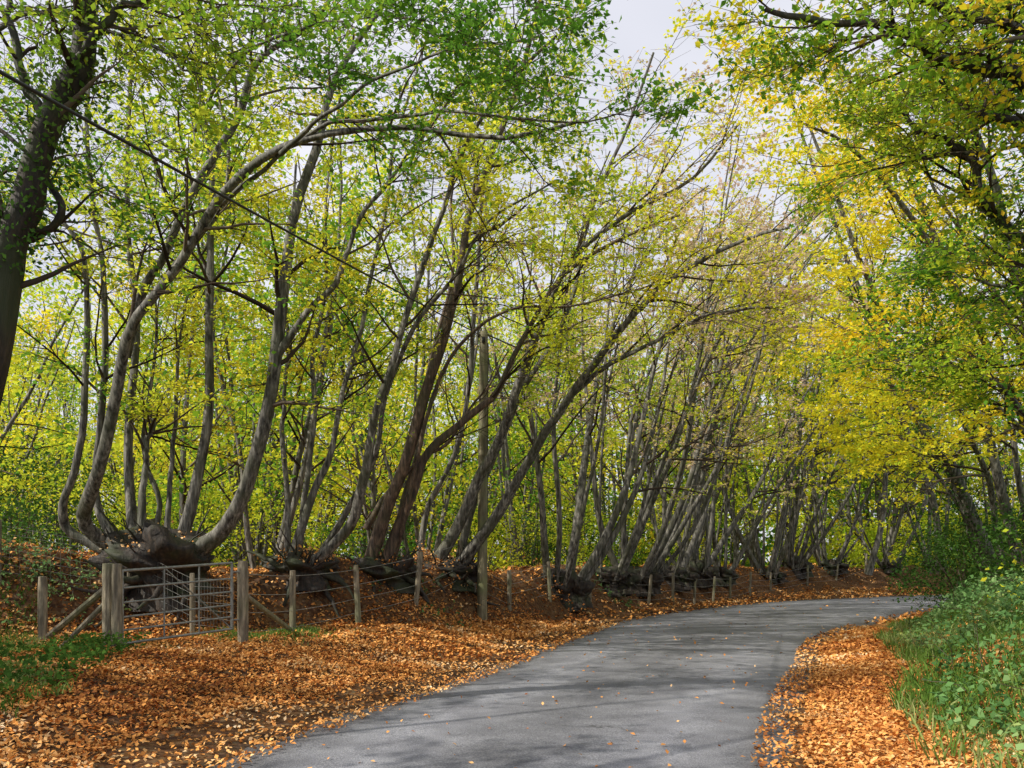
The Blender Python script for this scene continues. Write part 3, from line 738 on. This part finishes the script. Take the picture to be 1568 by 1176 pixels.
ga = np.array([-6.0, 12.0]); gb = np.array(gatefar)
lf = empty('braced_gate_fence')
T0 = post(lf, -7.95, 13.5, 1.12, .075, 'post')
T1 = post(lf, ga[0]-.13, ga[1]+.1, 1.3, .085, 'gate_post')
T2 = post(lf, ga[0]+.06, ga[1]-.02, 1.28, .075, 'clapping_post')
T3 = post(lf, gb[0]+.08, gb[1]+.1, 1.4, .09, 'hanging_post')
v = Veg()
tube_between(v, T1-[0, 0, .35], [-7.5, 12.9, terrain(-7.5, 12.9)[0]+.12], .055, 0, 8, 4)
tube_between(v, T1-[0, 0, .55], [-6.9, 12.2, terrain(-6.9, 12.2)[0]+.05], .04, 0, 8, 4)
tube_between(v, T3-[0, 0, .55], [-4.05, 14.7, terrain(-4.05, 14.7)[0]+.05], .045, 0, 8, 4)
v.build('brace_rails', [M_post], smooth=False, parent=lf)

gate = empty('field_gate'); v = Veg()
A = np.array([ga[0]+.12, ga[1]+.02, terrain(*ga)[0]+.08]); B = np.array([gb[0]-.06, gb[1]-.04, terrain(*gb)[0]+.26])
hs = [0, .2, .4, .62, .84, 1.1]
for q, hh in enumerate(hs):
    tube_between(v, A+[0, 0, hh], B+[0, 0, hh], .021 if q in (0, 5) else .016, 0, 8)
for t in (0, .36, .68, 1):
    p_ = A*(1-t)+B*t; tube_between(v, p_-[0, 0, .01], p_+[0, 0, 1.11], .023 if t in (0, 1) else .014, 0, 8)
p3 = A*.64+B*.36
tube_between(v, B+[0, 0, .0], p3+[0, 0, 1.1], .012, 0, 6)
for hh in (.15, .95):
    tube_between(v, B+[0, 0, hh], B+[.16, .1, hh], .016, 0, 6)
v.build('gate_frame', [M_galv], parent=gate)

pole = empty('telephone_pole')
px_, py_ = POLE; pz = terrain(px_, py_)[0]
ptop = loc(742, 508, 21)[2]-pz
v = Veg(); k = 16; t = np.linspace(-.3, ptop, k)
PP = np.stack([px_+.006*t, np.full(k, py_), pz+t], -1); PP = np.vstack([PP, PP[-1:]+[0, 0, .02], PP[-1:]+[0, 0, .03]])
v.tubes(PP, np.append(np.linspace(.14, .11, k), [.06, .001]), 14, 0)
v.build('shaft', [M_pole], parent=pole)
v = Veg(); top = PP[k-1]
v.box(top+[0, -.13, -.25], (.09, .05, .14), 0); v.box(top+[-.13, 0, -.1], (.06, .06, .1), 0)
tube_between(v, top+[.12, 0, -.3], [px_+.14, py_, pz+2.2], .012, 0, 6)
v.build('fittings', [M_cable], parent=pole)
v = Veg(); w0 = loc(-420, -125, 4)
tube_between(v, top+[-.1, 0, -.08], w0, .015, 0, 6, 20, .04)
v.build('telephone_wire', [M_cable])
v = Veg(); tube_between(v, top+[.1, 0, -.08], loc(1240, 700, 48), .02, 0, 6, 20, .3)
v.build('telephone_wire', [M_cable])

# ------------------------------------------------------------ light, sky, camera
sdir = Vector((-.93, -.37, 0)).normalized(); el = math.radians(38)
sv = Vector((sdir.x*math.cos(el), sdir.y*math.cos(el), math.sin(el)))
L = bpy.data.lights.new('sun', 'SUN'); L.energy = 5; L.angle = math.radians(.5); L.color = (1, .93, .80)
so = bpy.data.objects.new('sun', L); scene.collection.objects.link(so); so.rotation_euler = sv.to_track_quat('Z', 'Y').to_euler()
so.location = (-30, 20, 40)
w = bpy.data.worlds.new('World'); scene.world = w; w.use_nodes = True
nt = w.node_tree; nt.nodes.clear()
sk = nt.nodes.new('ShaderNodeTexSky'); sk.sky_type = 'NISHITA'; sk.sun_disc = False
sk.sun_elevation = el; sk.sun_rotation = math.atan2(sv.x, sv.y) % (2*math.pi)
sk.dust_density = 3; sk.air_density = 1.0; sk.ozone_density = 1
tc = nt.nodes.new('ShaderNodeTexCoord')
cn = noise(nt, tc.outputs['Generated'], 2.2, 3)
hz = mixc(nt, ramp(nt, cn, [(.35, (.65, .65, .65)), (.65, (.95, .95, .95))]), sk.outputs[0], (6.3, 6.3, 6.8))
bg = nt.nodes.new('ShaderNodeBackground'); bg.inputs[1].default_value = .15
wo = nt.nodes.new('ShaderNodeOutputWorld')
nt.links.new(hz, bg.inputs[0]); nt.links.new(bg.outputs[0], wo.inputs[0])
cam = bpy.data.cameras.new('camera'); co = bpy.data.objects.new('camera', cam); scene.collection.objects.link(co)
co.location = (0, 0, H); co.rotation_euler = (math.radians(90), 0, 0)
cam.sensor_width = 36; cam.lens = F/1568*36; cam.shift_y = (CV-588)/1568; cam.clip_end = 1500
scene.camera = co
scene.view_settings.view_transform = 'Standard'; scene.view_settings.look = 'None'; scene.view_settings.exposure = 0
print('FACES', NF, nL, nR)
